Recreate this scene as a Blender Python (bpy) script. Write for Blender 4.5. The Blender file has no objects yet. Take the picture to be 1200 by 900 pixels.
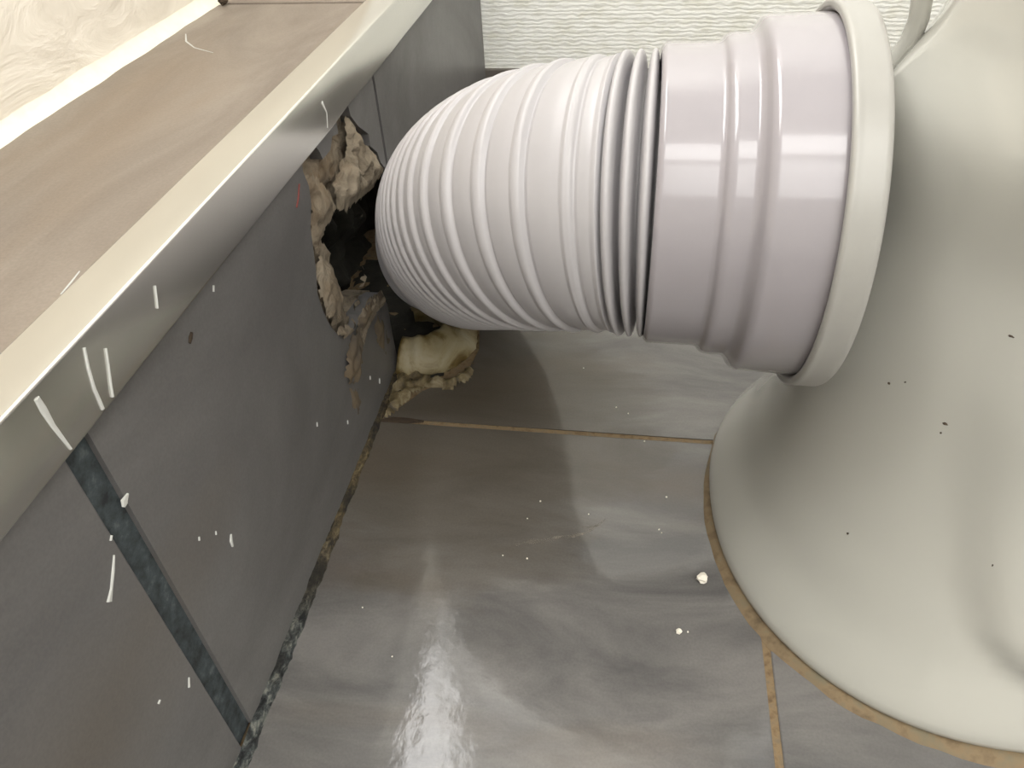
import bpy, bmesh, math, random
from mathutils import Vector, Matrix, noise
import numpy as np

random.seed(7)
S = 0.32                      # one build unit (camera height above the floor) in metres
scene = bpy.context.scene
COL = scene.collection

# ------------------------------------------------------------------ camera
cam_d = bpy.data.cameras.new('camera')
cam = bpy.data.objects.new('camera', cam_d); COL.objects.link(cam)
ey = np.array([175, -785, 901.]); ey /= np.linalg.norm(ey)
ez = -np.array([65, 1050, 901.]); ez -= ez.dot(ey) * ey; ez /= np.linalg.norm(ez)
ex = np.cross(ey, ez)
M3 = np.array([ex, ey, ez])   # columns: camera right, down, forward in world
R = Matrix(((M3[0][0], -M3[0][1], -M3[0][2]), (M3[1][0], -M3[1][1], -M3[1][2]), (M3[2][0], -M3[2][1], -M3[2][2])))
cam.matrix_world = Matrix.Translation((0.4594 * S, 0, S)) @ R.to_4x4()
cam_d.sensor_width = 36; cam_d.lens = 901 / 1200 * 36
cam_d.clip_start = 0.01
scene.camera = cam

# ------------------------------------------------------------------ light
world = bpy.data.worlds.new('world'); scene.world = world; world.use_nodes = True
bg = world.node_tree.nodes['Background']
bg.inputs['Color'].default_value = (0.92, 0.96, 1.0, 1); bg.inputs['Strength'].default_value = 1.0
scene.view_settings.view_transform = 'Standard'; scene.view_settings.look = 'None'
scene.view_settings.gamma = 1; scene.view_settings.exposure = 0.05
scene.view_settings.use_curve_mapping = False

def area(name, loc, size, size_y, power, col, rot):
    d = bpy.data.lights.new(name, 'AREA'); d.shape = 'RECTANGLE'; d.size = size * S; d.size_y = size_y * S
    d.energy = power; d.color = col
    o = bpy.data.objects.new(name, d); COL.objects.link(o)
    o.location = [c * S for c in loc]; o.rotation_euler = rot
    return o
# daylight outside the frosted window in the left wall
area('window_daylight', (-0.5, 1.2, 3.35), 2.3, 2.2, 19, (1, .985, .96), (0, math.radians(-90), 0))
# ceiling lamp of the room
area('ceiling_lamp', (2.8, -2.9, 7.1), 6.0, 1.7, 20, (1, .99, .97), (0, 0, 0))
# added fill lamp in front of the closed wall behind the camera
area('front_fill_lamp', (2.6, -3.9, 4.9), 5.0, 3.2, 15, (1, .99, .98), (math.radians(90), 0, 0))

# ------------------------------------------------------------------ materials
def lin(c):
    c /= 255.
    return c / 12.92 if c <= .04045 else ((c + .055) / 1.055) ** 2.4
def rgb(r, g, b): return (lin(r), lin(g), lin(b), 1)

class NT:
    def __init__(s, name):
        s.m = bpy.data.materials.new(name); s.m.use_nodes = True
        s.n = s.m.node_tree.nodes; s.l = s.m.node_tree.links
        s.p = s.n['Principled BSDF']
        s.tc = s.n.new('ShaderNodeTexCoord')
    def node(s, t, **k):
        x = s.n.new(t)
        for a, v in k.items(): setattr(x, a, v)
        return x
    def mapping(s, scale=(1, 1, 1), src=None, loc=(0, 0, 0)):
        x = s.node('ShaderNodeMapping'); x.inputs['Scale'].default_value = scale; x.inputs['Location'].default_value = loc
        s.l.new(src or s.tc.outputs['Object'], x.inputs['Vector']); return x.outputs[0]
    def noise(s, scale, vec=None, detail=4, rough=.55, dist=0):
        x = s.node('ShaderNodeTexNoise'); x.inputs['Scale'].default_value = scale
        x.inputs['Detail'].default_value = detail; x.inputs['Roughness'].default_value = rough; x.inputs['Distortion'].default_value = dist
        s.l.new(vec or s.tc.outputs['Object'], x.inputs['Vector']); return x.outputs['Fac']
    def ramp(s, fac, stops, interp='LINEAR'):
        x = s.node('ShaderNodeValToRGB'); e = x.color_ramp; e.interpolation = interp
        while len(e.elements) < len(stops): e.elements.new(.5)
        for el, (p, c) in zip(e.elements, stops):
            el.position = p; el.color = c if len(c) == 4 else (*c, 1)
        s.l.new(fac, x.inputs[0]); return x.outputs[0]
    def mix(s, fac, a, b, mode='MIX'):
        x = s.node('ShaderNodeMix', data_type='RGBA', blend_type=mode)
        for i, v in ((0, fac), (6, a), (7, b)):
            if isinstance(v, (float, int)): x.inputs[i].default_value = v
            elif isinstance(v, tuple): x.inputs[i].default_value = v
            else: s.l.new(v, x.inputs[i])
        return x.outputs[2]
    def math(s, op, a, b=0.):
        x = s.node('ShaderNodeMath', operation=op)
        for i, v in ((0, a), (1, b)):
            if isinstance(v, (float, int)): x.inputs[i].default_value = v
            else: s.l.new(v, x.inputs[i])
        return x.outputs[0]
    def set(s, **k):
        for a, v in k.items():
            i = s.p.inputs[a.replace('_', ' ')]
            if hasattr(v, 'is_linked'): s.l.new(v, i)
            else: i.default_value = v
    def bump(s, h, strength, dist):
        x = s.node('ShaderNodeBump'); x.inputs['Strength'].default_value = strength; x.inputs['Distance'].default_value = dist
        s.l.new(h, x.inputs['Height']); s.l.new(x.outputs[0], s.p.inputs['Normal'])

def g(v): return (v, v, v, 1)
BLK, WHT = g(0.), g(1.)

def tile_mat(name, light, dark, brown, stretch, rough, coat=0., brown_lo=.52, stain_shade=False):
    t = NT(name)
    v = t.mapping(stretch)
    a = t.noise(1.0, v, 8, .62, .6)
    b = t.noise(.45, t.mapping(stretch, loc=(3.1, 1.7, 5.2)), 4, .5, .3)
    c = t.ramp(a, [(.36, dark), (.62, light)])
    c = t.mix(t.ramp(b, [(brown_lo, BLK), (brown_lo + .16, g(.8))]), c, brown)
    if stain_shade:   # brown staining, plus shade painted into the floor corner under the pipe
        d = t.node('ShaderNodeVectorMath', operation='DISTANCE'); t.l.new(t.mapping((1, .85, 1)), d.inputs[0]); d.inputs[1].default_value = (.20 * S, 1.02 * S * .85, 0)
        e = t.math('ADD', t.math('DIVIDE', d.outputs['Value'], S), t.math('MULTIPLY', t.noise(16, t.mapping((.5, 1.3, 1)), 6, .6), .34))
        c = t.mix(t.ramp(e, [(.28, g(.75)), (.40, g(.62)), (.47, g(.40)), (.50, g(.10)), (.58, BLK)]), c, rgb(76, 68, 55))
    f = t.noise(900, None, 2, .5)
    c = t.mix(.10, c, t.ramp(f, [(.35, g(.0)), (.65, g(.5))]), 'OVERLAY')
    t.set(Base_Color=c, Roughness=t.ramp(a, [(.3, g(rough + .1)), (.7, g(rough - .04))]), Specular_IOR_Level=.3, Coat_Weight=coat, Coat_Roughness=.08)
    t.bump(t.noise(60, None, 6), .10, .002)
    t.l.new(t.p.inputs['Normal'].links[0].from_socket, t.p.inputs['Coat Normal'])
    return t.m
M = {}
M['floor_tile'] = tile_mat('floor_tile', rgb(120, 117, 114), rgb(88, 86, 85), rgb(98, 87, 76), (9, 26, 9), .5, .8, stain_shade=True)
M['face_tile'] = tile_mat('face_tile', rgb(114, 112, 111), rgb(96, 94, 93), rgb(102, 95, 86), (5, 5, 9), .34)
M['ledge_tile'] = tile_mat('ledge_tile', rgb(146, 135, 124), rgb(128, 117, 107), rgb(136, 120, 104), (22, 7, 8), .42)

t = NT('tile_grout')
a = t.noise(240, None, 5, .6)
t.set(Base_Color=t.ramp(a, [(.3, rgb(92, 74, 52)), (.5, rgb(128, 108, 80)), (.7, rgb(110, 98, 80))]), Roughness=.9); t.bump(a, .5, .001); M['grout'] = t.m
t = NT('dark_grout')
a = t.noise(150, None, 6, .65)
t.set(Base_Color=t.ramp(a, [(.35, rgb(34, 38, 40)), (.58, rgb(66, 74, 77)), (.72, rgb(100, 106, 106))]), Roughness=.85); t.bump(a, .6, .001); M['dark_grout'] = t.m
t = NT('corner_grout')
a = t.noise(260, t.mapping((1, .6, 1)), 8, .7, .5); b = t.noise(50, t.mapping((1, .6, 1)), 5, .6)
c1 = t.ramp(a, [(.38, rgb(22, 24, 25)), (.5, rgb(66, 70, 70)), (.6, rgb(120, 122, 116)), (.68, rgb(168, 164, 150))])
c2 = t.ramp(a, [(.38, rgb(24, 20, 14)), (.5, rgb(84, 72, 50)), (.62, rgb(116, 102, 72)), (.7, rgb(150, 138, 108))])
x = t.node('ShaderNodeSeparateXYZ'); t.l.new(t.tc.outputs['Object'], x.inputs[0])
f = t.math('ADD', t.math('DIVIDE', x.outputs['Y'], S), t.math('MULTIPLY', b, .3))
c = t.mix(t.ramp(f, [(.68, BLK), (.9, WHT)]), c1, c2)
c = t.mix(t.ramp(b, [(.52, BLK), (.6, g(.85))]), c, rgb(20, 19, 17))
t.set(Base_Color=c, Roughness=.9); t.bump(a, 1., .003); M['corner_grout'] = t.m
t = NT('bead_sealant')
a = t.noise(90, None, 6, .6)
t.set(Base_Color=t.ramp(a, [(.3, rgb(84, 70, 50)), (.5, rgb(124, 106, 80)), (.68, rgb(112, 104, 84))]), Roughness=.8); t.bump(a, .6, .0015); M['bead'] = t.m

t = NT('trowelled_plaster')
a = t.noise(38, t.mapping((1, .55, 1.3)), 7, .6, 1.2); b = t.noise(14, None, 3, .5, .4)
h = t.math('ADD', a, t.math('MULTIPLY', b, .8))
t.set(Base_Color=t.ramp(a, [(.3, rgb(222, 213, 200)), (.6, rgb(240, 232, 220))]), Roughness=.75); t.bump(h, .5, .004); M['plaster'] = t.m

t = NT('combed_white_render')
w = t.node('ShaderNodeTexWave', wave_type='BANDS', bands_direction='Z'); w.inputs['Scale'].default_value = 84; w.inputs['Distortion'].default_value = 5.5
w.inputs['Detail'].default_value = 4; w.inputs['Detail Scale'].default_value = 2.2
t.l.new(t.mapping((.6, 1, 1)), w.inputs['Vector'])
n = t.noise(120, t.mapping((.5, 1, 1)), 6, .65)
h = t.math('ADD', w.outputs['Fac'], t.math('MULTIPLY', n, 2.2))
t.set(Base_Color=t.ramp(n, [(.3, rgb(226, 225, 214)), (.55, rgb(243, 243, 238))]), Roughness=.7); t.bump(h, .26, .0014); M['render'] = t.m

def plain(name, col, rough=.5, metal=0., noise_amt=.06, nscale=60, bump=0., coat=0., **k):
    t = NT(name)
    a = t.noise(nscale, None, 5)
    d = tuple(c * (1 - noise_amt) for c in col[:3]) + (1,); l = tuple(min(1, c * (1 + noise_amt)) for c in col[:3]) + (1,)
    t.set(Base_Color=t.ramp(a, [(.3, d), (.7, l)]), Roughness=rough, Metallic=metal, Coat_Weight=coat, **k)
    if bump: t.bump(a, bump, .002)
    return t.m
M['white_paint'] = plain('white_paint', rgb(238, 237, 233), .7, bump=.2)
M['sealant_white'] = plain('white_sealant', rgb(244, 238, 218), .5, bump=.3, nscale=120)
M['splash'] = plain('paint_splash', rgb(196, 196, 192), .6)
t = NT('dusty_scuff')
a = t.noise(160, None, 4)
t.set(Base_Color=rgb(150, 140, 126), Roughness=.8, Alpha=t.ramp(a, [(.42, BLK), (.62, g(.55))])); M['scuff'] = t.m
M['red_mark'] = plain('red_mark', rgb(120, 50, 44), .6)
M['pvc_gloss'] = plain('glossy_lilac_white_pvc', rgb(152, 147, 151), .16, noise_amt=.015, coat=.3, Coat_Roughness=.05)
M['pvc_soft'] = plain('soft_white_pvc', rgb(170, 167, 169), .36, noise_amt=.02)
M['rubber'] = plain('white_rubber', rgb(160, 158, 153), .32, noise_amt=.02)
t = NT('old_cream_pipe')
a = t.noise(34, None, 6, .6, .8)
t.set(Base_Color=t.ramp(a, [(.36, rgb(44, 36, 18)), (.46, rgb(98, 80, 40)), (.56, rgb(138, 126, 94)), (.7, rgb(152, 143, 118))]), Roughness=.5); t.bump(a, .3, .002); M['clay'] = t.m
M['black_void'] = plain('dark_cavity_shade', rgb(36, 34, 28), .95, noise_amt=.5, nscale=110, bump=1.)  # darkness inside the broken hole, put into the colour
M['dirt'] = plain('dark_dirt', rgb(58, 46, 34), .9, noise_amt=.4, nscale=300)
M['crumb'] = plain('plaster_crumb', rgb(232, 226, 212), .8, noise_amt=.08, nscale=400)

t = NT('ceramic')
a = t.noise(5, None, 3)
sp = t.noise(420, None, 1, .4); sp2 = t.noise(60, t.mapping(loc=(2, 2, 2)), 1)
c = t.ramp(a, [(.3, rgb(180, 179, 171)), (.7, rgb(187, 185, 177))])
t.set(Base_Color=c, Roughness=.14, Coat_Weight=.5, Coat_Roughness=.04); M['ceramic'] = t.m

t = NT('anodised_aluminium')
a = t.noise(30, t.mapping((1, .12, 1)), 5, .5, .5)
t.set(Base_Color=t.ramp(a, [(.3, rgb(222, 221, 216)), (.7, rgb(240, 239, 233))]), Metallic=1., Roughness=t.ramp(a, [(.3, g(.20)), (.7, g(.27))]))
t.bump(t.noise(9, t.mapping((1, .6, 1)), 2), .10, .004); M['alu'] = t.m

t = NT('old_mortar')
a = t.noise(70, None, 8, .65, .8); b = t.noise(22, None, 4)
c = t.ramp(a, [(.28, rgb(70, 61, 50)), (.42, rgb(124, 112, 95)), (.62, rgb(152, 140, 122)), (.75, rgb(122, 104, 80))])
c = t.mix(t.ramp(b, [(.5, BLK), (.68, g(.6))]), c, rgb(120, 92, 58))
t.set(Base_Color=c, Roughness=.85); t.bump(a, .9, .003); M['mortar'] = t.m
t = NT('wet_brown_mortar')
a = t.noise(80, None, 8, .65, .6)
t.set(Base_Color=t.ramp(a, [(.34, rgb(58, 50, 36)), (.5, rgb(108, 94, 64)), (.68, rgb(158, 148, 122))]), Roughness=.6); t.bump(a, .8, .003); M['wet_mortar'] = t.m
t = NT('brown_smear')
a = t.noise(60, None, 6)
t.set(Base_Color=t.ramp(a, [(.35, rgb(84, 76, 66)), (.65, rgb(122, 106, 84))]), Roughness=.8); M['smear'] = t.m

# ------------------------------------------------------------------ builders
def tagt(o, label, cat, group=None):
    o['label'] = label; o['category'] = cat
    if group: o['group'] = group
    return o
def struct(o): o['kind'] = 'structure'; return o

def empty(name, loc):
    o = bpy.data.objects.new(name, None); COL.objects.link(o)
    o.location = Vector(loc) * S; o.empty_display_size = .02
    bpy.context.view_layer.update()
    return o
def origin(o):
    v = Vector((0, 0, 0))
    while o: v += o.location; o = o.parent
    return v
def link(name, me, parent=None, at=None):
    o = bpy.data.objects.new(name, me); COL.objects.link(o)
    off = Vector(at) * S if at is not None else Vector((0, 0, 0))
    base = origin(parent) if parent else Vector((0, 0, 0))
    if parent:
        o.parent = parent
        if at is None: off = base
        o.location = off - base
    else: o.location = off
    me.transform(Matrix.Translation(-off))
    return o
def mesh(name, verts, faces, mat, parent=None, at=None, smooth=False):
    me = bpy.data.meshes.new(name)
    me.from_pydata([Vector(v) * S for v in verts], [], faces)
    bm = bmesh.new(); bm.from_mesh(me); bmesh.ops.recalc_face_normals(bm, faces=bm.faces); bm.to_mesh(me); bm.free()
    me.materials.append(mat)
    if smooth: me.shade_smooth()
    return link(name, me, parent, at)
def box(name, lo, hi, mat, parent=None, bevel=0., at=None):
    bm = bmesh.new(); bmesh.ops.create_cube(bm, size=1)
    for v in bm.verts:
        v.co = Vector([(lo[i] + hi[i]) / 2 + v.co[i] * (hi[i] - lo[i]) for i in range(3)]) * S
    if bevel: bmesh.ops.bevel(bm, geom=bm.edges[:], offset=bevel * S, segments=2, affect='EDGES', profile=.5)
    me = bpy.data.meshes.new(name); bm.to_mesh(me); bm.free(); me.materials.append(mat)
    return link(name, me, parent, at)
def plate(name, poly, f0, f1, mat, parent=None, bevel=0.):
    """extrude a flat polygon between two planes given by functions (u,v)->xyz"""
    bm = bmesh.new()
    a = [bm.verts.new(Vector(f0(u, v)) * S) for u, v in poly]
    b = [bm.verts.new(Vector(f1(u, v)) * S) for u, v in poly]
    bm.faces.new(a); bm.faces.new(b[::-1]); n = len(poly)
    for i in range(n): bm.faces.new((a[i], b[i], b[(i + 1) % n], a[(i + 1) % n]))
    bmesh.ops.recalc_face_normals(bm, faces=bm.faces)
    bmesh.ops.triangulate(bm, faces=[f for f in bm.faces if len(f.verts) > 4])
    me = bpy.data.meshes.new(name); bm.to_mesh(me); bm.free(); me.materials.append(mat)
    return link(name, me, parent)
def inside(p, poly):
    x, y = p; r = False; n = len(poly)
    for i in range(n):
        x0, y0 = poly[i]; x1, y1 = poly[(i + 1) % n]
        if (y0 > y) != (y1 > y) and x < (x1 - x0) * (y - y0) / (y1 - y0) + x0: r = not r
    return r
def edge_dist(p, poly):
    P = Vector(p); d = 9; n = len(poly)
    for i in range(n):
        a = Vector(poly[i]); b = Vector(poly[(i + 1) % n]); ab = b - a
        t = max(0, min(1, (P - a).dot(ab) / max(ab.dot(ab), 1e-9))); d = min(d, (P - a - ab * t).length)
    return d
def lump(name, poly, f, mat, parent, step=.008, base=0., amp=.02, sc=14, seed=0, hole=None, taper=.03, ridge=True):
    """rough heap over a polygon, f(u, v, height)->xyz"""
    us = [p[0] for p in poly]; vs = [p[1] for p in poly]
    nu = int((max(us) - min(us)) / step) + 2; nv = int((max(vs) - min(vs)) / step) + 2
    idx = {}; V = []; F = []
    keep = {}
    def ok(i, j):
        if (i, j) not in keep:
            q = (min(us) + i * step, min(vs) + j * step)
            q2 = (q[0] + .010 * noise.noise((q[0] * 60, q[1] * 60, seed)), q[1] + .010 * noise.noise((q[0] * 60, q[1] * 60, seed + 9)))
            keep[(i, j)] = inside(q2, poly) and not (hole and inside(q2, hole))
        return keep[(i, j)]
    def vert(i, j):
        if (i, j) not in idx:
            u = min(us) + i * step; v = min(vs) + j * step
            p = Vector((u * sc, v * sc, seed * 3.7))
            h = noise.fractal(p, .9, 2.1, 5)
            if ridge: h = .55 * h + .9 * (1 - abs(noise.noise(p * 1.3 + Vector((5, 1, 2)))) * 2.2)
            e = edge_dist((u, v), poly)
            if hole: e = min(e, edge_dist((u, v), hole))
            w = min(1, e / taper) if taper else 1
            jx = step * .35 * noise.noise((u * 200, v * 200, 3.)); jy = step * .35 * noise.noise((u * 200, v * 200, 8.))
            idx[(i, j)] = len(V); V.append(f(u + jx, v + jy, base + amp * h * (.25 + .75 * w) - (1 - w) * amp * .5))
        return idx[(i, j)]
    for i in range(nu):
        for j in range(nv):
            if ok(i, j) and ok(i + 1, j) and ok(i, j + 1) and ok(i + 1, j + 1):
                F.append((vert(i, j), vert(i + 1, j), vert(i + 1, j + 1), vert(i, j + 1)))
    o = mesh(name, V, F, mat, parent, smooth=True)
    return o
def ribbon(name, pts, widths, f, mat, parent, h=.0015):
    """thin raised streak along a polyline, f(u, v, height)->xyz"""
    V = []; F = []; n = len(pts)
    for i, (p, w) in enumerate(zip(pts, widths)):
        a = Vector(pts[max(0, i - 1)]); b = Vector(pts[min(n - 1, i + 1)]); d = (b - a).normalized(); q = Vector((-d.y, d.x)) * w
        P = Vector(p)
        V += [f(*(P + q), .0), f(*(P + q * .5), h), f(*(P - q * .5), h), f(*(P - q), .0)]
    for i in range(n - 1):
        for k in range(3):
            F.append((i * 4 + k, i * 4 + k + 1, i * 4 + k + 5, i * 4 + k + 4))
    F.append((0, 1, 2, 3)); k = (n - 1) * 4; F.append((k + 3, k + 2, k + 1, k))
    return mesh(name, V, F, mat, parent)
def frames(P):
    """parallel transport along a polyline"""
    n = len(P); T = []
    for i in range(n):
        T.append((P[min(n - 1, i + 1)] - P[max(0, i - 1)]).normalized())
    u = T[0].cross(Vector((0, 1, 0)));
    if u.length < .1: u = T[0].cross(Vector((1, 0, 0)))
    u.normalize(); U = [u]
    for i in range(1, n):
        u = U[-1] - T[i] * U[-1].dot(T[i]); u.normalize(); U.append(u)
    return T, U
def tube(name, P, rad, mat, parent=None, seg=64, cap=True, at=None, flat=1.):
    P = [Vector(p) for p in P]; T, U = frames(P); V = []; F = []
    for p, t_, u, r in zip(P, T, U, rad):
        w = t_.cross(u)
        for k in range(seg):
            a = 2 * math.pi * k / seg; V.append(p + u * (r * math.cos(a)) + w * (r * flat * math.sin(a)))
    n = len(P)
    for i in range(n - 1):
        for k in range(seg):
            k2 = (k + 1) % seg; F.append((i * seg + k, i * seg + k2, (i + 1) * seg + k2, (i + 1) * seg + k))
    if cap: F.append(tuple(range(seg))); F.append(tuple((n - 1) * seg + k for k in range(seg))[::-1])
    return mesh(name, V, F, mat, parent, at, smooth=True)
def lathe_x(name, prof, yc, zc, mat, parent, seg=128, closed=False, smooth_angle=None):
    V = []; F = []; n = len(prof)
    for x, r in prof:
        for k in range(seg):
            a = 2 * math.pi * k / seg; V.append((x, yc + r * math.cos(a), zc + r * math.sin(a)))
    for i in range(n if closed else n - 1):
        j = (i + 1) % n
        for k in range(seg):
            k2 = (k + 1) % seg; F.append((i * seg + k, i * seg + k2, j * seg + k2, j * seg + k))
    return mesh(name, V, F, mat, parent, smooth=True)
def rounded(prof, r=.003, n=3):
    """round every inner corner of a polyline profile"""
    out = [prof[0]]
    for i in range(1, len(prof) - 1):
        a, b, c = (Vector(q) for q in prof[i - 1:i + 2])
        r1 = min(r, (a - b).length * .45, (c - b).length * .45)
        p0 = b + (a - b).normalized() * r1; p1 = b + (c - b).normalized() * r1
        for k in range(n + 1):
            s = k / n; out.append(tuple(p0 * (1 - s) ** 2 + b * 2 * s * (1 - s) + p1 * s * s))
    out.append(prof[-1]); return out

# ================================================================== setting
YB = 2.335          # back wall
YF = -4.0           # wall behind the camera
XR = 6.0            # right wall
XL = -.345          # upper left wall
ZC = 7.2            # ceiling
LZ = .628           # ledge height

# floor: grout bed with laid tiles
floor = struct(box('floor', (-.33, YF - .05, -.2), (XR + .05, YB + .05, -.0018), M['grout']))
xs = [-.03, .683, 1.593, 2.503, 3.413, 4.323, 5.233, 6.0]
ysj = [2.335, 1.93, 1.0205, .111, -.799, -1.609, -2.619, -3.529, -4.0]
GH = .005
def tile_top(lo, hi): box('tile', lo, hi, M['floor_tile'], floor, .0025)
for i in range(len(xs) - 1):
    for j in range(len(ysj) - 1):
        xj = xs if j > 1 else [-.03, 1.15, 1.9] + xs[3:]
        x0 = xj[i] + (GH if i else .03); x1 = xj[i + 1] - GH; y1 = ysj[j] - GH; y0 = ysj[j + 1] + GH
        if i == 0 and j == 1:
            # the corner tile is broken away round the old soil pipe
            poly = [(.012, y0), (x1, y0), (x1, y1), (.0, y1), (.0, 1.42), (.1, 1.4), (.145, 1.33), (.158, 1.25), (.150, 1.195), (.138, 1.155), (.108, 1.128),
                    (.086, 1.122), (.068, 1.108), (.048, 1.075), (.03, 1.05), (.014, 1.032)]
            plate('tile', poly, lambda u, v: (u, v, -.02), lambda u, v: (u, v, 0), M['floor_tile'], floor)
        else:
            tile_top((x0, y0, -.02), (x1, y1, 0))

# upper left wall with a frosted window high up
wl = struct(box('wall_left', (XL - .25, YF, .55), (XL, YB + .25, 2.25), M['plaster']))
struct(box('wall_left', (XL - .25, YF, 4.5), (XL, YB + .25, ZC), M['white_paint']))
struct(box('wall_left', (XL - .25, YF, 2.25), (XL, .05, 4.5), M['white_paint']))
struct(box('wall_left', (XL - .25, 2.30, 2.25), (XL, YB + .25, 4.5), M['white_paint']))
win = struct(empty('window_1', (XL - .12, 1.175, 2.25)))
for lo, hi in (((.05, 2.25), (2.3, 2.33)), ((.05, 4.42), (2.3, 4.5)), ((.05, 2.33), (.13, 4.42)), ((2.22, 2.33), (2.3, 4.42))):
    box('frame', (XL - .19, lo[0], lo[1]), (XL - .05, hi[0], hi[1]), M['white_paint'], win, .01)
fill_frame = struct(empty('fill_lamp_frame', (2.6, YF, 3.3)))  # frame added round the fill lamp; the wall has no opening
for lo, hi in (((.02, 3.22), (5.18, 3.30)), ((.02, 6.50), (5.18, 6.58)), ((.02, 3.30), (.10, 6.50)), ((5.10, 3.30), (5.18, 6.50)), ((2.57, 3.30), (2.63, 6.50))):
    box('frame', (lo[0], YF, lo[1]), (hi[0], YF + .12, hi[1]), M['white_paint'], fill_frame, .01)
struct(box('wall_back', (-.02, YB, .217), (XR, YB + .25, ZC), M['render']))
struct(box('wall_back', (XL - .25, YB, .60), (-.02, YB + .25, ZC), M['white_paint']))
bb = struct(box('baseboard_back', (-.02, YB - .012, -.1), (XR, YB + .25, .217), M['face_tile'], None, .004))
struct(box('wall_right', (XR, YF, 0), (XR + .2, YB + .2, ZC), M['white_paint']))
struct(box('wall_front', (XL - .25, YF - .2, 0), (XR + .2, YF, ZC), M['white_paint']))
struct(box('ceiling', (XL - .25, YF, ZC), (XR + .2, YB + .2, ZC + .2), M['white_paint']))

# tiled boxing with the ledge on top
HOLE_TOP = [(0.967, 0.560), (0.967, 0.553), (1.009, 0.552), (1.029, 0.531), (1.034, 0.52), (1.069, 0.519), (1.086, 0.533), (1.117, 0.523), (1.142, 0.526), (1.139, 0.537), (1.171, 0.553), (1.175, 0.53), (1.201, 0.502), (1.243, 0.471), (1.241, 0.45), (1.27, 0.426), (1.279, 0.403), (1.307, 0.372)]
HOLE_LEFT = [(0.957, 0.537), (0.965, 0.511), (0.959, 0.486), (0.938, 0.458), (0.931, 0.43), (0.923, 0.399), (0.908, 0.363), (0.912, 0.333), (0.922, 0.297), (0.94, 0.264), (0.98, 0.233), (1.011, 0.219), (1.049, 0.225), (1.119, 0.215), (1.16, 0.197), (1.183, 0.153), (1.181, 0.082), (1.185, 0.017), (1.187, 0.006)]
CAV = [(1.60, .36), (1.297, 0.365), (1.248, 0.368), (1.138, 0.397), (1.065, 0.417), (1.018, 0.424), (1.004, 0.401), (1.01, 0.363), (1.009, 0.325), (1.015, 0.298), (0.993, 0.285), (1.019, 0.258), (1.049, 0.225), (1.119, 0.215), (1.175, .19), (1.2, .15), (1.2, -.01), (1.60, -.01)]
boxing = struct(empty('wall_lower', (-.03, 1.0, 0)))
wp = lambda x: (lambda u, v: (x, u, v))
XT = -.028
# masonry skin behind the tiles, with the opening broken through for the waste
skin = [(YF, -.1), (1.2, -.1), (1.2, .15), (1.175, .19), (1.119, .215), (1.049, .225), (1.019, .258), (.993, .285), (1.015, .298), (1.009, .325), (1.01, .363), (1.004, .401), (1.018, .424), (1.065, .417), (1.138, .397), (1.248, .368), (1.297, .365), (1.60, .36), (1.60, -.1), (YB, -.1), (YB, .6), (YF, .6)]
plate('masonry', skin, wp(-.075), wp(XT), M['mortar'], boxing)
# cavity behind the opening: rough dark lining
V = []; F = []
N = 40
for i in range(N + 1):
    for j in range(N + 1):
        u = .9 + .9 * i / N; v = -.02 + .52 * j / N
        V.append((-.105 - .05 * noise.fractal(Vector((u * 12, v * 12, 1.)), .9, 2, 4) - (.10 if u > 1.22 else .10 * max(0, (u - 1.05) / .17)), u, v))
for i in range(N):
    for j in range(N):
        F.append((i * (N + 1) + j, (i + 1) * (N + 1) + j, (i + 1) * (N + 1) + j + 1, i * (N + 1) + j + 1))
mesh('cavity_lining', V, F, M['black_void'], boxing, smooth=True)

def rect(y0, y1, z0=.006, z1=.585): return [(y0, z0), (y1, z0), (y1, z1), (y0, z1)]
for y0, y1 in ((-.52, .388), (-1.43, -.53), (-2.34, -1.44), (-3.25, -2.35), (-4.0, -3.26)):
    box('tile', (XT, y0, .006), (0, y1, .6), M['face_tile'], boxing, .002)
mid = [(.421, .006)] + HOLE_LEFT[::-1] + [(0.962, 0.553), (.962, .6), (.421, .6)]
plate('tile', mid, wp(XT), wp(0), M['face_tile'], boxing)
plate('tile', [HOLE_TOP[10]] + HOLE_TOP[11:] + [(1.308, .6), (1.171, .6)], wp(XT), wp(0), M['face_tile'], boxing)
plate('tile', [(1.012, .557), (1.029, .533), (1.034, .52), (1.069, .519), (1.086, .533), (1.112, .527), (1.120, .6), (1.0, .6)], wp(XT), wp(-.001), M['face_tile'], boxing)
plate('tile', [(1.60, .006), (YB - .012, .006), (YB - .012, .6), (1.319, .6), (1.319, .36), (1.60, .36)], wp(XT), wp(0), M['face_tile'], boxing)
# joint fill
box('joint_filler', (XT, .385, .004), (-.006, .424, .6), M['dark_grout'], boxing)
box('joint_filler', (XT, 1.306, .36), (-.014, 1.321, .6), M['dark_grout'], boxing)
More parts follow.
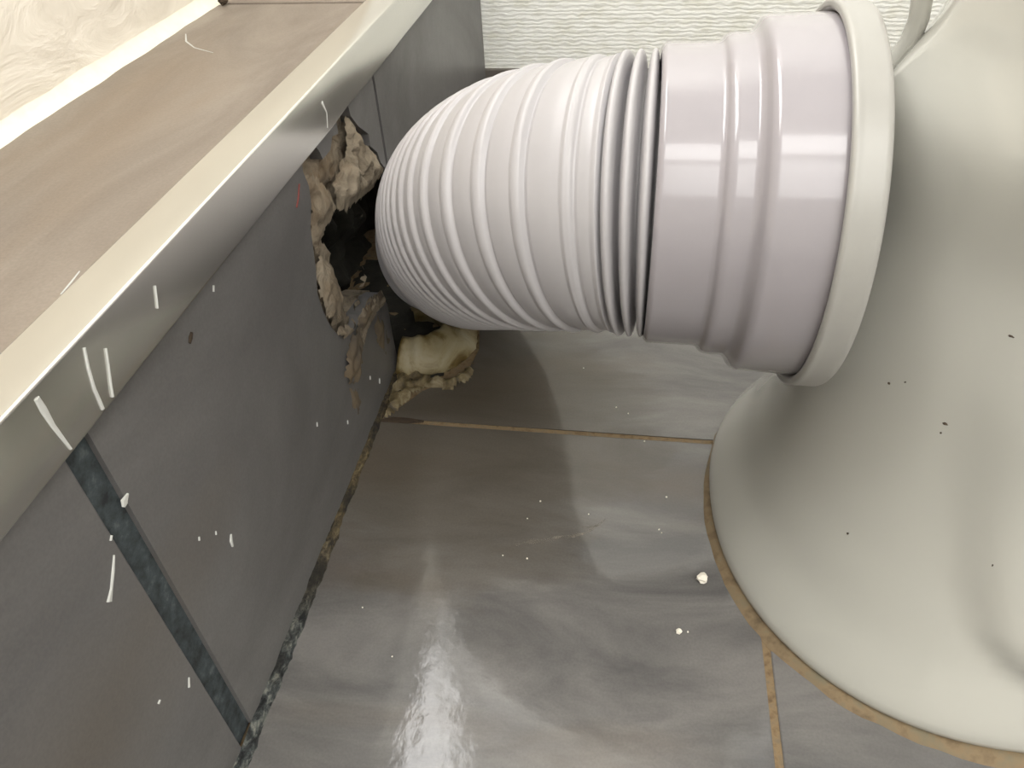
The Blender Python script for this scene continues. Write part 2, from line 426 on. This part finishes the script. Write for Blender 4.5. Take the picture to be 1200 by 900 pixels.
# mortar bed showing where the tile has been hacked off
bed = [(.90, .6), (.90, .20), (1.07, .20), (1.32, .34), (1.32, .6)]
hole2 = [(1.40, .34)] + CAV[1:13]
fw = lambda u, v, h: (h, u, v)
lump('mortar_bed', bed, fw, M['mortar'], boxing, .007, -.022, .010, 34, 2, hole2, 0)
lump('mortar_crust', [(1.08, .405), (1.14, .392), (1.24, .372), (1.30, .38), (1.275, .42), (1.235, .455), (1.20, .50), (1.16, .545), (1.14, .49), (1.06, .47), (1.05, .43)], fw, M['mortar'], boxing, .005, .0, .014, 30, 5, None, .03)
lump('mortar_crust', [(.935, .43), (.95, .40), (1.01, .42), (1.06, .42), (1.05, .46), (1.0, .52), (.965, .53), (.96, .48)], fw, M['mortar'], boxing, .005, -.004, .008, 30, 8, None, .03)
lump('mortar_crust', [(.918, .36), (.925, .30), (.96, .262), (1.0, .255), (1.005, .30), (.995, .36), (.965, .40), (.93, .40)], fw, M['mortar'], boxing, .005, -.004, .008, 30, 11, None, .02)
lump('mortar_crust', [(0.934, 0.28), (0.963, 0.262), (1.012, 0.244), (1.021, 0.232), (0.988, 0.222), (0.946, 0.245)], fw, M['mortar'], boxing, .005, .004, .012, 24, 14, None, .012)
# pale fractured edge and brown smear on the remaining corner of tile
lump('mortar_smear', [(1.002, .224), (1.043, .231), (1.115, .219), (1.161, .2), (1.178, .172), (1.152, .184), (1.123, .193), (1.068, .198), (1.035, .198), (1.012, .15), (.975, .132), (.93, .158), (.927, .189), (.953, .212)], fw, M['smear'], boxing, .005, .003, .006, 26, 3, None, .01)
lump('mortar_smear', [(1.09, .165), (1.12, .17), (1.15, .14), (1.16, .08), (1.13, .075), (1.10, .11)], fw, M['smear'], boxing, .005, .001, .003, 26, 7, None, .02)
lump('mortar_smear', [(.93, .155), (.965, .13), (.975, .095), (.95, .075), (.925, .11)], fw, M['smear'], boxing, .005, .001, .003, 26, 9, None, .02)

# ledge top tiles
box('tile', (XL, -.60, .6), (-.040, .30, LZ), M['ledge_tile'], boxing, .002)
box('tile', (XL, .308, .6), (-.040, 1.453, LZ), M['ledge_tile'], boxing, .002)
box('tile', (XL, 1.463, .6), (-.040, YB, LZ), M['ledge_tile'], boxing, .002)
box('tile', (XL, -4.0, .6), (-.040, -.608, LZ), M['ledge_tile'], boxing, .002)
box('ledge_bed', (XL, -4, .57), (-.03, YB, .616), M['grout'], boxing)

# aluminium edge trim: an L profile along the front edge of the ledge
prof = rounded([(-.043, .615), (-.043, .631), (.012, .631), (.012, .557), (.0, .557)], .003, 3)
V = []; F = []
ysn = [YF, -.5, -.1, .1, .3, .5, .7, .9, 1.02, 1.06, 1.1, 1.14, 1.2, 1.25, 1.3, 1.35, 1.4, 1.5, 1.6, 1.8, 2.1, YB]
for y in ysn:
    for k, (x, z) in enumerate(prof):
        # the front flange is dented a little near the hole
        d = .0028 * noise.noise((0, y * 9, z * 14)) if (z < .62 and x > .005 and .9 < y < 1.9) else 0
        V.append((x + d, y, z))
n = len(prof)
for i in range(len(ysn) - 1):
    for k in range(n - 1):
        F.append((i * n + k, i * n + k + 1, (i + 1) * n + k + 1, (i + 1) * n + k))
trim = mesh('trim_1', V, F, M['alu']); struct(trim)
so = trim.modifiers.new('thickness', 'SOLIDIFY'); so.thickness = .0008; so.offset = -1
for p in trim.data.polygons: p.use_smooth = True
trim['label'] = 'brushed aluminium L-shaped edge trim along the front of the ledge'
ft = lambda u, v, h: (.0122 + h, u, v)
for pts, w in (([(.384, .621), (.384, .609), (.384, .591), (.386, .572), (.387, .562)], [.003, .0038, .0025, .0018, .0012]),
               ([(.449, .62), (.443, .604), (.438, .584), (.437, .571), (.436, .562)], [.0014, .0018, .002, .0022, .002]),
               ([(.47, .603), (.464, .589), (.456, .572), (.452, .562)], [.001, .0012, .0015, .0015]),
               ([(.561, .608), (.552, .588)], [.0012, .001]),
               ([(1.043, .602), (1.051, .584), (1.042, .565)], [.004, .0015, .003])):
    ribbon('paint_splash', pts, w, ft, M['splash'], trim, .0012)
fk = lambda u, v, h: (h + .0002, u, v)
for pts, w in (([(.426, .461), (.418, .458), (.414, .455)], [.001, .006, .002]), ([(.378, .429), (.368, .417), (.357, .406), (.348, .398)], [.0006, .002, .0016, .004]),
               ([(.387, .447), (.383, .444)], [.0012, .001]), ([(.530, .268), (.526, .261), (.524, .252)], [.0015, .0032, .0015]), ([(.667, .538), (.663, .532)], [.0012, .0012]),
               ([(.376, .208), (.370, .198)], [.0006, .0016]), ([(.333, .241), (.329, .240)], [.001, .0015]), ([(.482, .324), (.48, .32)], [.0008, .001]), ([(.509, .30), (.507, .296)], [.0006, .0008]),
               ([(.80, .20), (.797, .194)], [.0009, .0009]), ([(.90, .11), (.897, .104)], [.0009, .0009]), ([(1.03, .10), (1.027, .094)], [.0012, .0012]), ([(1.07, .06), (1.066, .051)], [.0018, .001])):
    ribbon('paint_splash', pts, w, fk, M['splash'], boxing)
ribbon('dirt_spot', [(.602, .521), (.597, .517), (.592, .514)], [.002, .004, .002], fk, M['dirt'], boxing)
ribbon('red_scratch', [(.935, .529), (.922, .514), (.910, .506)], [.001, .0018, .0012], fk, M['red_mark'], boxing)
fl = lambda u, v, h: (u, v, LZ + .0002 + h)
ribbon('scuff', [(-.051, .55), (-.048, .53), (-.046, .512)], [.0008, .0012, .0008], fl, M['splash'], boxing, .0005)
ribbon('scuff', [(-.303, 1.274), (-.283, 1.235), (-.252, 1.202), (-.208, 1.177)], [.001, .0016, .0012, .0006], fl, M['splash'], boxing, .0004)

# white sealant where ledge meets the upper wall
V = []; F = []
K = 6; ny = 160
for i in range(ny + 1):
    y = -.6 + 3.0 * i / ny - .07
    w = .030 + .006 * noise.noise((y * 14, 0, 0)); hgt = .030 + .008 * noise.noise((y * 11, 4, 0))
    for k in range(K + 1):
        a = math.pi / 2 * k / K
        # concave fillet
        V.append((XL - .002 + w * (1 - math.sin(a)) , y, LZ - .001 + hgt * (1 - math.cos(a))))
for i in range(ny):
    for k in range(K): F.append((i * (K + 1) + k, i * (K + 1) + k + 1, (i + 1) * (K + 1) + k + 1, (i + 1) * (K + 1) + k))
struct(mesh('trim_2', V, F, M['sealant_white'], smooth=True))

# dirty grout bead in the corner of wall and floor
V = []; F = []; ny = 240
for i in range(ny + 1):
    y = -.6 + 1.78 * i / ny
    w = .015 + .005 * noise.noise((y * 22, 1, 0)) + .004 * noise.noise((y * 70, 1, 0)); hh = .011 + .005 * noise.noise((y * 25, 7, 0))
    if y > .75: w *= .75; hh *= .8
    for k in range(6):
        a = math.pi / 2 * k / 5
        V.append((max(-.004, w * math.cos(a)) + .002 * noise.noise((y * 80, k * 2., 0)), y, hh * math.sin(a) - .001 + .003 * noise.noise((y * 80, k * 2., 5))))
for i in range(ny):
    for k in range(5): F.append((i * 6 + k, i * 6 + k + 1, (i + 1) * 6 + k + 1, (i + 1) * 6 + k))
mesh('corner_grout', V, F, M['corner_grout'], floor, smooth=True)
# mortar broken up round the old soil pipe and dark gap at the joint
ff = lambda u, v, h: (u, v, h)
FM = [(.008, 1.02), (.03, 1.03), (.048, 1.075), (.072, 1.12), (.100, 1.115), (.13, 1.11), (.140, 1.13), (.153, 1.145), (.163, 1.17), (.150, 1.215), (.146, 1.19), (.12, 1.15), (.08, 1.15), (.03, 1.18), (.0, 1.19)]
lump('rubble_and_void', FM, ff, M['wet_mortar'], floor, .005, .005, .013, 30, 4, None, .012)
lump('rubble_and_void', [(-.2, .96), (-.01, .96), (.02, 1.05), (.06, 1.10), (.10, 1.15), (.125, 1.19), (.13, 1.28), (.10, 1.6), (-.2, 1.6)], ff, M['black_void'], floor, .012, -.0015, .005, 20, 6, None, .02)  # near-black sheet painting in the dark of the open hole
lump('mortar_edge', [(1.0, .226), (1.05, .232), (1.115, .221), (1.165, .2), (1.183, .165), (1.15, .168), (1.115, .176), (1.06, .18), (1.02, .165)], fw, M['mortar'], boxing, .005, .002, .006, 30, 21, None, .012)
ribbon('joint_crack', [(.004, 1.016), (.03, 1.021), (.06, 1.021), (.092, 1.022)], [.003, .008, .008, .003], lambda u, v, h: (u, v, .0003 + h), M['dirt'], floor, .0005)

fz = lambda u, v, h: (u, v, .0002 + h)
for pts, w in (([(.30, .752), (.335, .764), (.372, .772)], [.003, .005, .002]), ([(.36, .775), (.40, .782), (.425, .797), (.45, .825)], [.002, .003, .0025, .001]), ([(.41, .80), (.44, .808)], [.002, .001])):
    ribbon('scuff', pts, w, fz, M['scuff'], floor, .0003)
# ================================================================== soil pipe in the corner
sp = empty('soil_pipe', (.02, 1.275, -.02)); tagt(sp, 'old cream soil pipe mouth stained yellow in the broken floor corner', 'pipe')
def ring_pipe(name, prof, c, mat, parent, a0, a1, seg=56):
    V = []; F = []; n = len(prof)
    for i, (r, z) in enumerate(prof):
        for k in range(seg + 1):
            a = math.radians(a0 + (a1 - a0) * k / seg); q = 1 + .05 * noise.noise((math.cos(a) * 3, math.sin(a) * 3, z * 12)) + .02 * noise.noise((math.cos(a) * 11, math.sin(a) * 11, z * 40))
            dz = .010 * noise.noise((math.cos(a) * 4, math.sin(a) * 4, r * 30)) if z > 0 else 0
            V.append((c[0] + r * q * math.cos(a), c[1] + r * q * math.sin(a), z + dz))
    m = seg + 1
    for i in range(n):
        j = (i + 1) % n
        for k in range(seg): F.append((i * m + k, i * m + k + 1, j * m + k + 1, j * m + k))
    F.append(tuple(i * m for i in range(n))); F.append(tuple(i * m + seg for i in range(n))[::-1])
    return mesh(name, V, F, mat, parent, smooth=True)
ring_pipe('pipe_mouth', [(.130, -.018), (.128, .004), (.120, .020), (.100, .042), (.080, .058), (.070, .060), (.064, .050), (.064, -.018)], (.02, 1.275), M['clay'], sp, -97, 110)

# ================================================================== pan connector
YA, ZA = .888, .544
pc = empty('pan_connector', (.5, YA, ZA)); tagt(pc, 'white flexible corrugated waste pipe bending from the toilet outlet into the broken wall', 'pipe')
x0, h0, exx, eyy, ezz, dx, dy, dz, h1 = 0.495, 0.369, 0.042, 1.423, 0.179, -0.692, 0.437, -0.113, 0.272
A = Vector((x0, YA, ZA)); B = A - Vector((h0, 0, 0)); D = Vector((exx, eyy, ezz)); dd = Vector((dx, dy, dz)).normalized(); Cc = D - dd * h1
NP = 1500; P = []
for i in range(NP + 1):
    q = i / NP; P.append(A * (1 - q) ** 3 + B * (3 * q * (1 - q) ** 2) + Cc * (3 * q * q * (1 - q)) + D * q ** 3)
sl = [0.]
for i in range(NP): sl.append(sl[-1] + (P[i + 1] - P[i]).length)
L = sl[-1]
def at_len(s):
    if s >= L: return D + dd * (s - L)
    i = int(np.searchsorted(sl, s)); i = max(1, min(NP, i)); f = (s - sl[i - 1]) / max(1e-9, sl[i] - sl[i - 1]); return P[i - 1].lerp(P[i], f)
R0 = .1655
beads = [.0715, .107, .137, .166, .192, .212, .229, .246, .263, .280, .298, .316, .335]
while beads[-1] < L: beads.append(beads[-1] + .019)
folds = [.016, .030, .0435]
def smooth(a, b, x): x = max(0., min(1., (x - a) / (b - a))); return x * x * (3 - 2 * x)
def rad(s):
    if s < .050:
        r = .136
        for f in folds:
            d = abs(s - f) / .0056
            if d < 1: r = max(r, .136 + .0360 * math.sqrt(1 - d ** 2.6))
        return r
    # stretched accordion: rounded bead, tight crease on its socket side, then a soft convex band
    prev = .0505; r = R0
    edges = [.0505] + beads
    for i in range(len(edges) - 1):
        a, b = edges[i], edges[i + 1]
        if a <= s < b:
            p = b - a; q = (s - a) / p      # q=0 at the bead nearest the socket
            k = min(1., p / .033)
            r = R0 - .0024 * k + .0036 * k * (1 - smooth(.28, .95, q))
            bw = min(.0046, p * .25)
            for c, crease in ((a, False), (b, True)):
                d = abs(s - c) / bw
                if d < 1: r = max(r, R0 - .0012 + .0052 * (.5 + .5 * k) * math.sqrt(1 - d * d))
            dc = (b - bw - .0010 - s) / .0016
            if abs(dc) < 1: r -= .0024 * k * (1 - dc * dc)
            return r
    return R0
ss = []; s = 0.
while s < L - .03:
    ss.append(s); s += .0011
tube('corrugated_sleeve', [at_len(q) for q in ss], [rad(q) for q in ss], M['pvc_soft'], pc, 112, True)
sock = rounded([(.487, .140), (.4825, .158), (.4825, .1745), (.487, .1785), (.545, .1790), (.549, .1805), (.553, .1862), (.559, .1885), (.580, .1890), (.585, .1935), (.590, .2030), (.596, .2065), (.657, .2085), (.660, .2085), (.690, .2085), (.690, .170)], .0035, 4)
lathe_x('socket', sock, YA, ZA, M['pvc_gloss'], pc, 160)
lip = rounded([(.664, .209), (.6585, .213), (.6585, .2200), (.662, .2225), (.668, .2215), (.690, .2215), (.695, .219), (.6965, .214), (.6965, .172), (.690, .169)], .0025, 3)
lathe_x('sealing_collar', lip, YA, ZA, M['rubber'], pc, 160)

# ================================================================== toilet pan
tp = empty('toilet_pan', (1.2, YA, 0)); tagt(tp, 'cream glazed ceramic toilet pan with flared foot standing on the grey floor', 'toilet')
def curve(tab, z):
    zs = [a for a, b in tab]; v = [b for a, b in tab]
    if z <= zs[0]: return v[0]
    if z >= zs[-1]: return v[-1]
    for i in range(len(zs) - 1):
        if zs[i] <= z <= zs[i + 1]:
            m = []
            for k in (i, i + 1):
                if 0 < k < len(zs) - 1: m.append((v[k + 1] - v[k - 1]) / (zs[k + 1] - zs[k - 1]))
                elif k == 0: m.append((v[1] - v[0]) / (zs[1] - zs[0]))
                else: m.append((v[-1] - v[-2]) / (zs[-1] - zs[-2]))
            hh = zs[i + 1] - zs[i]; q = (z - zs[i]) / hh
            return (2 * q ** 3 - 3 * q * q + 1) * v[i] + (q ** 3 - 2 * q * q + q) * hh * m[0] + (-2 * q ** 3 + 3 * q * q) * v[i + 1] + (q ** 3 - q * q) * hh * m[1]
XB = [(0, .622), (.012, .6155), (.025, .617), (.05, .630), (.1, .658), (.15, .676), (.2, .690), (.28, .7005), (.4, .7025), (.54, .7025), (.66, .714), (.75, .765), (.9, .79), (1.25, .80)]
NX = [(0, 2.15), (.15, 2.1), (.35, 1.65), (.54, 1.4), (.75, 1.5), (1.25, 2.2)]
BW = [(0, .380), (.012, .387), (.025, .386), (.05, .374), (.1, .348), (.15, .326), (.2, .307), (.3, .278), (.4, .258), (.54, .246), (.66, .246), (.75, .25), (.9, .275), (1.1, .36), (1.25, .46)]
AW = [(0, .36), (.05, .34), (.2, .28), (.4, .25), (.54, .26), (.66, .22), (.75, .17), (.9, .15), (1.25, .3)]
XF = [(0, 1.75), (.05, 1.74), (.3, 1.62), (.6, 1.65), (.9, 1.95), (1.25, 2.35)]
zlev = [0, .004, .012, .02, .03] + [.04 + .012 * i for i in range(101)]
nq, nst, nf = 26, 40, 16
def half(z):
    xb, a, b, xf = curve(XB, z), curve(AW, z), curve(BW, z), curve(XF, z)
    n = curve(NX, z); pts = []
    for i in range(nq):
        th = math.pi / 2 * i / nq
        pts.append((xb + a * (1 - math.cos(th) ** (2 / n)), b * math.sin(th) ** (2 / n)))
    x1 = xf - .45
    for i in range(nst): pts.append((xb + a + (x1 - xb - a) * i / nst, b))
    for i in range(nf + 1):
        th = math.pi / 2 * i / nf; pts.append((x1 + .45 * math.sin(th), b * math.cos(th)))
    return pts
XG = [(.10, .97), (.13, .935), (.17, .898), (.263, .868), (.42, .852), (.6, .86)]
def recess(x, z):
    """shallow scoop in the side of the foot, behind the trapway"""
    e = x - curve(XG, z)
    return -.021 * smooth(-.026, .034, e) * smooth(.09, .14, z) * (1 - smooth(.40, .62, z))
V = []; F = []; ring = None
for z in zlev:
    hp = half(z)
    loop = [(x, YA - (y - (recess(x, z) if y > .1 else 0)), z) for x, y in hp] + [(x, YA + (y - (recess(x, z) if y > .1 else 0)), z) for x, y in hp[-2:0:-1]]
    ring = len(loop); V += loop
for i in range(len(zlev) - 1):
    for k in range(ring):
        k2 = (k + 1) % ring; F.append((i * ring + k, i * ring + k2, (i + 1) * ring + k2, (i + 1) * ring + k))
F.append(tuple((len(zlev) - 1) * ring + k for k in range(ring)))
body = mesh('body', V, F, M['ceramic'], tp, smooth=True)
# outlet spigot inside the collar
lathe_x('outlet_spigot', [(.71, .10), (.665, .10), (.665, .155), (.67, .160), (.71, .160)], YA, ZA, M['ceramic'], tp, 96)
# rounded rim along the rear edge
lipP = [(.748, .96, .92), (.750, .96, .86), (.752, .955, .80), (.754, .95, .76), (.757, .95, .735), (.754, .95, .71), (.744, .95, .69), (.732, .95, .677), (.715, .945, .665)]
tube('rear_rim', lipP, [.011] * len(lipP), M['ceramic'], tp, 20, True)

def spot(p, n, r, stretch, mat, parent, seed):
    n = Vector(n).normalized(); u = n.cross(Vector((0, 0, 1))).normalized(); w = n.cross(u); p = Vector(p); V = [p + n * .0014]; F = []
    for k in range(10):
        a = 2 * math.pi * k / 10; q = .7 * r * (1 + .5 * noise.noise((math.cos(a) * 2, math.sin(a) * 2, seed)))
        V.append(p + u * (q * stretch * math.cos(a)) + w * (q * math.sin(a)) - n * .0006)
    V.append(p - n * .003)
    for k in range(10): F += [(0, 1 + k, 1 + (k + 1) % 10), (11, 1 + (k + 1) % 10, 1 + k)]
    mesh('dirt_spot', V, F, mat, parent, smooth=True)
for i, (p, n, r, st) in enumerate((((.759, .677, .188), (-.72, -.62, .32), .0024, .9), ((.763, .722, .405), (-.7, -.71, .07), .0022, 1.2), ((.816, .675, .39), (-.56, -.82, .09), .0026, 1.7),
        ((.815, .674, .377), (-.6, -.8, .07), .0014, 1.1), ((.84, .674, .514), (-.57, -.81, .11), .0018, 2.2), ((.775, .711, .417), (-.67, -.74, .08), .0014, 1.1), ((.885, .592, .255), (-.74, -.66, .13), .0022, .6))):
    spot(p, n, r, st, M['dirt'], tp, i * 3.1)

# caulk round the foot of the pan, on the floor
V = []; F = []
hp = half(0.0)
lp = [(x, YA - y) for x, y in hp] + [(x, YA + y) for x, y in hp[-2:0:-1]]
m = len(lp); K = 5
def off(i, d):
    a = Vector(lp[(i - 1) % m]); b = Vector(lp[(i + 1) % m]); t_ = (b - a).normalized(); return Vector(lp[i]) + Vector((-t_.y, t_.x)) * -d
sgn = 1 if off(0, .01).x < lp[0][0] else -1
for i in range(m):
    w = .0235 - .0125 * smooth(.68, .95, lp[i][1]) + .004 * noise.noise((lp[i][0] * 9, lp[i][1] * 9, 2.)) + .003 * noise.noise((lp[i][0] * 60, lp[i][1] * 60, 2.))
    for k in range(K + 1):
        q = k / K; p = off(i, sgn * (-.012 + (w + .012) * q))
        V.append((p.x, p.y, .0095 * math.sqrt(max(0, 1 - q ** 3)) - .001 + .0015 * noise.noise((p.x * 90, p.y * 90, k))))
for i in range(m):
    for k in range(K): F.append((i * (K + 1) + k, i * (K + 1) + k + 1, ((i + 1) % m) * (K + 1) + k + 1, ((i + 1) % m) * (K + 1) + k))
mesh('foot_caulk', V, F, M['bead'], floor, smooth=True)

# ================================================================== crumbs
def chip(name, r, seed, mat, flat=.7):
    bm = bmesh.new(); bmesh.ops.create_icosphere(bm, subdivisions=2, radius=r * S)
    for v in bm.verts:
        n_ = noise.noise(v.co.normalized() * 1.7 + Vector((seed, seed * 2, 0)))
        v.co *= 1 + .55 * n_; v.co.z *= flat
    zmin = min(v.co.z for v in bm.verts)
    for v in bm.verts: v.co.z -= zmin
    me = bpy.data.meshes.new(name); bm.to_mesh(me); bm.free(); me.materials.append(mat)
    o = bpy.data.objects.new(name, me); COL.objects.link(o); return o
o = chip('plaster_crumb', .0085, 3, M['crumb'], .8); o.location = Vector((.598, .719, 0)) * S
tagt(o, 'largest white plaster crumb on the floor, close beside the toilet foot', 'crumb')
o = chip('plaster_crumb', .0045, 5, M['crumb'], .7); o.location = Vector((.562, .626, 0)) * S
tagt(o, 'small flat white crumb on the floor, just below the largest crumb in the photo', 'crumb')
base = chip('plaster_crumb', .0022, 9, M['crumb'], .8)
spots = [(.575, .628), (.094, .613), (.507, 1.008), (.382, 1.207), (.453, 1.095), (.476, 1.08), (.319, .809), (.336, .848), (.419, .829), (.534, .809), (.538, .803), (.29, .731), (.329, .729), (.546, .879), (.16, .54)]
for i, (x, y) in enumerate(spots):
    c = base if i == 0 else base.copy()
    if i: COL.objects.link(c)
    c.location = Vector((x, y, 0)) * S; c.rotation_euler = (0, 0, i * 1.3); q = .45 + .4 * random.random(); c.scale = (q, q, q)
    tagt(c, 'tiny white speck of plaster lying on the grey floor tiles', 'crumb', 'tiny plaster specks on the floor')
o = chip('dirt_lump', .009, 12, M['dirt'], .9); o.location = Vector((-.312, 1.448, LZ)) * S
tagt(o, 'small dark lump of dirt on the ledge against the white wall', 'dirt')

for o in bpy.data.objects:
    n = o.name.split('.')[0]
    if o.parent and n in ('socket', 'sealing_collar', 'corrugated_sleeve', 'rear_rim'):
        o['label'] = {'socket': 'glossy lilac-white stepped socket', 'sealing_collar': 'wide cream-white end collar against the pan',
                      'corrugated_sleeve': 'matt white ribbed flexible sleeve', 'rear_rim': 'rounded ceramic rim behind the collar'}[n]
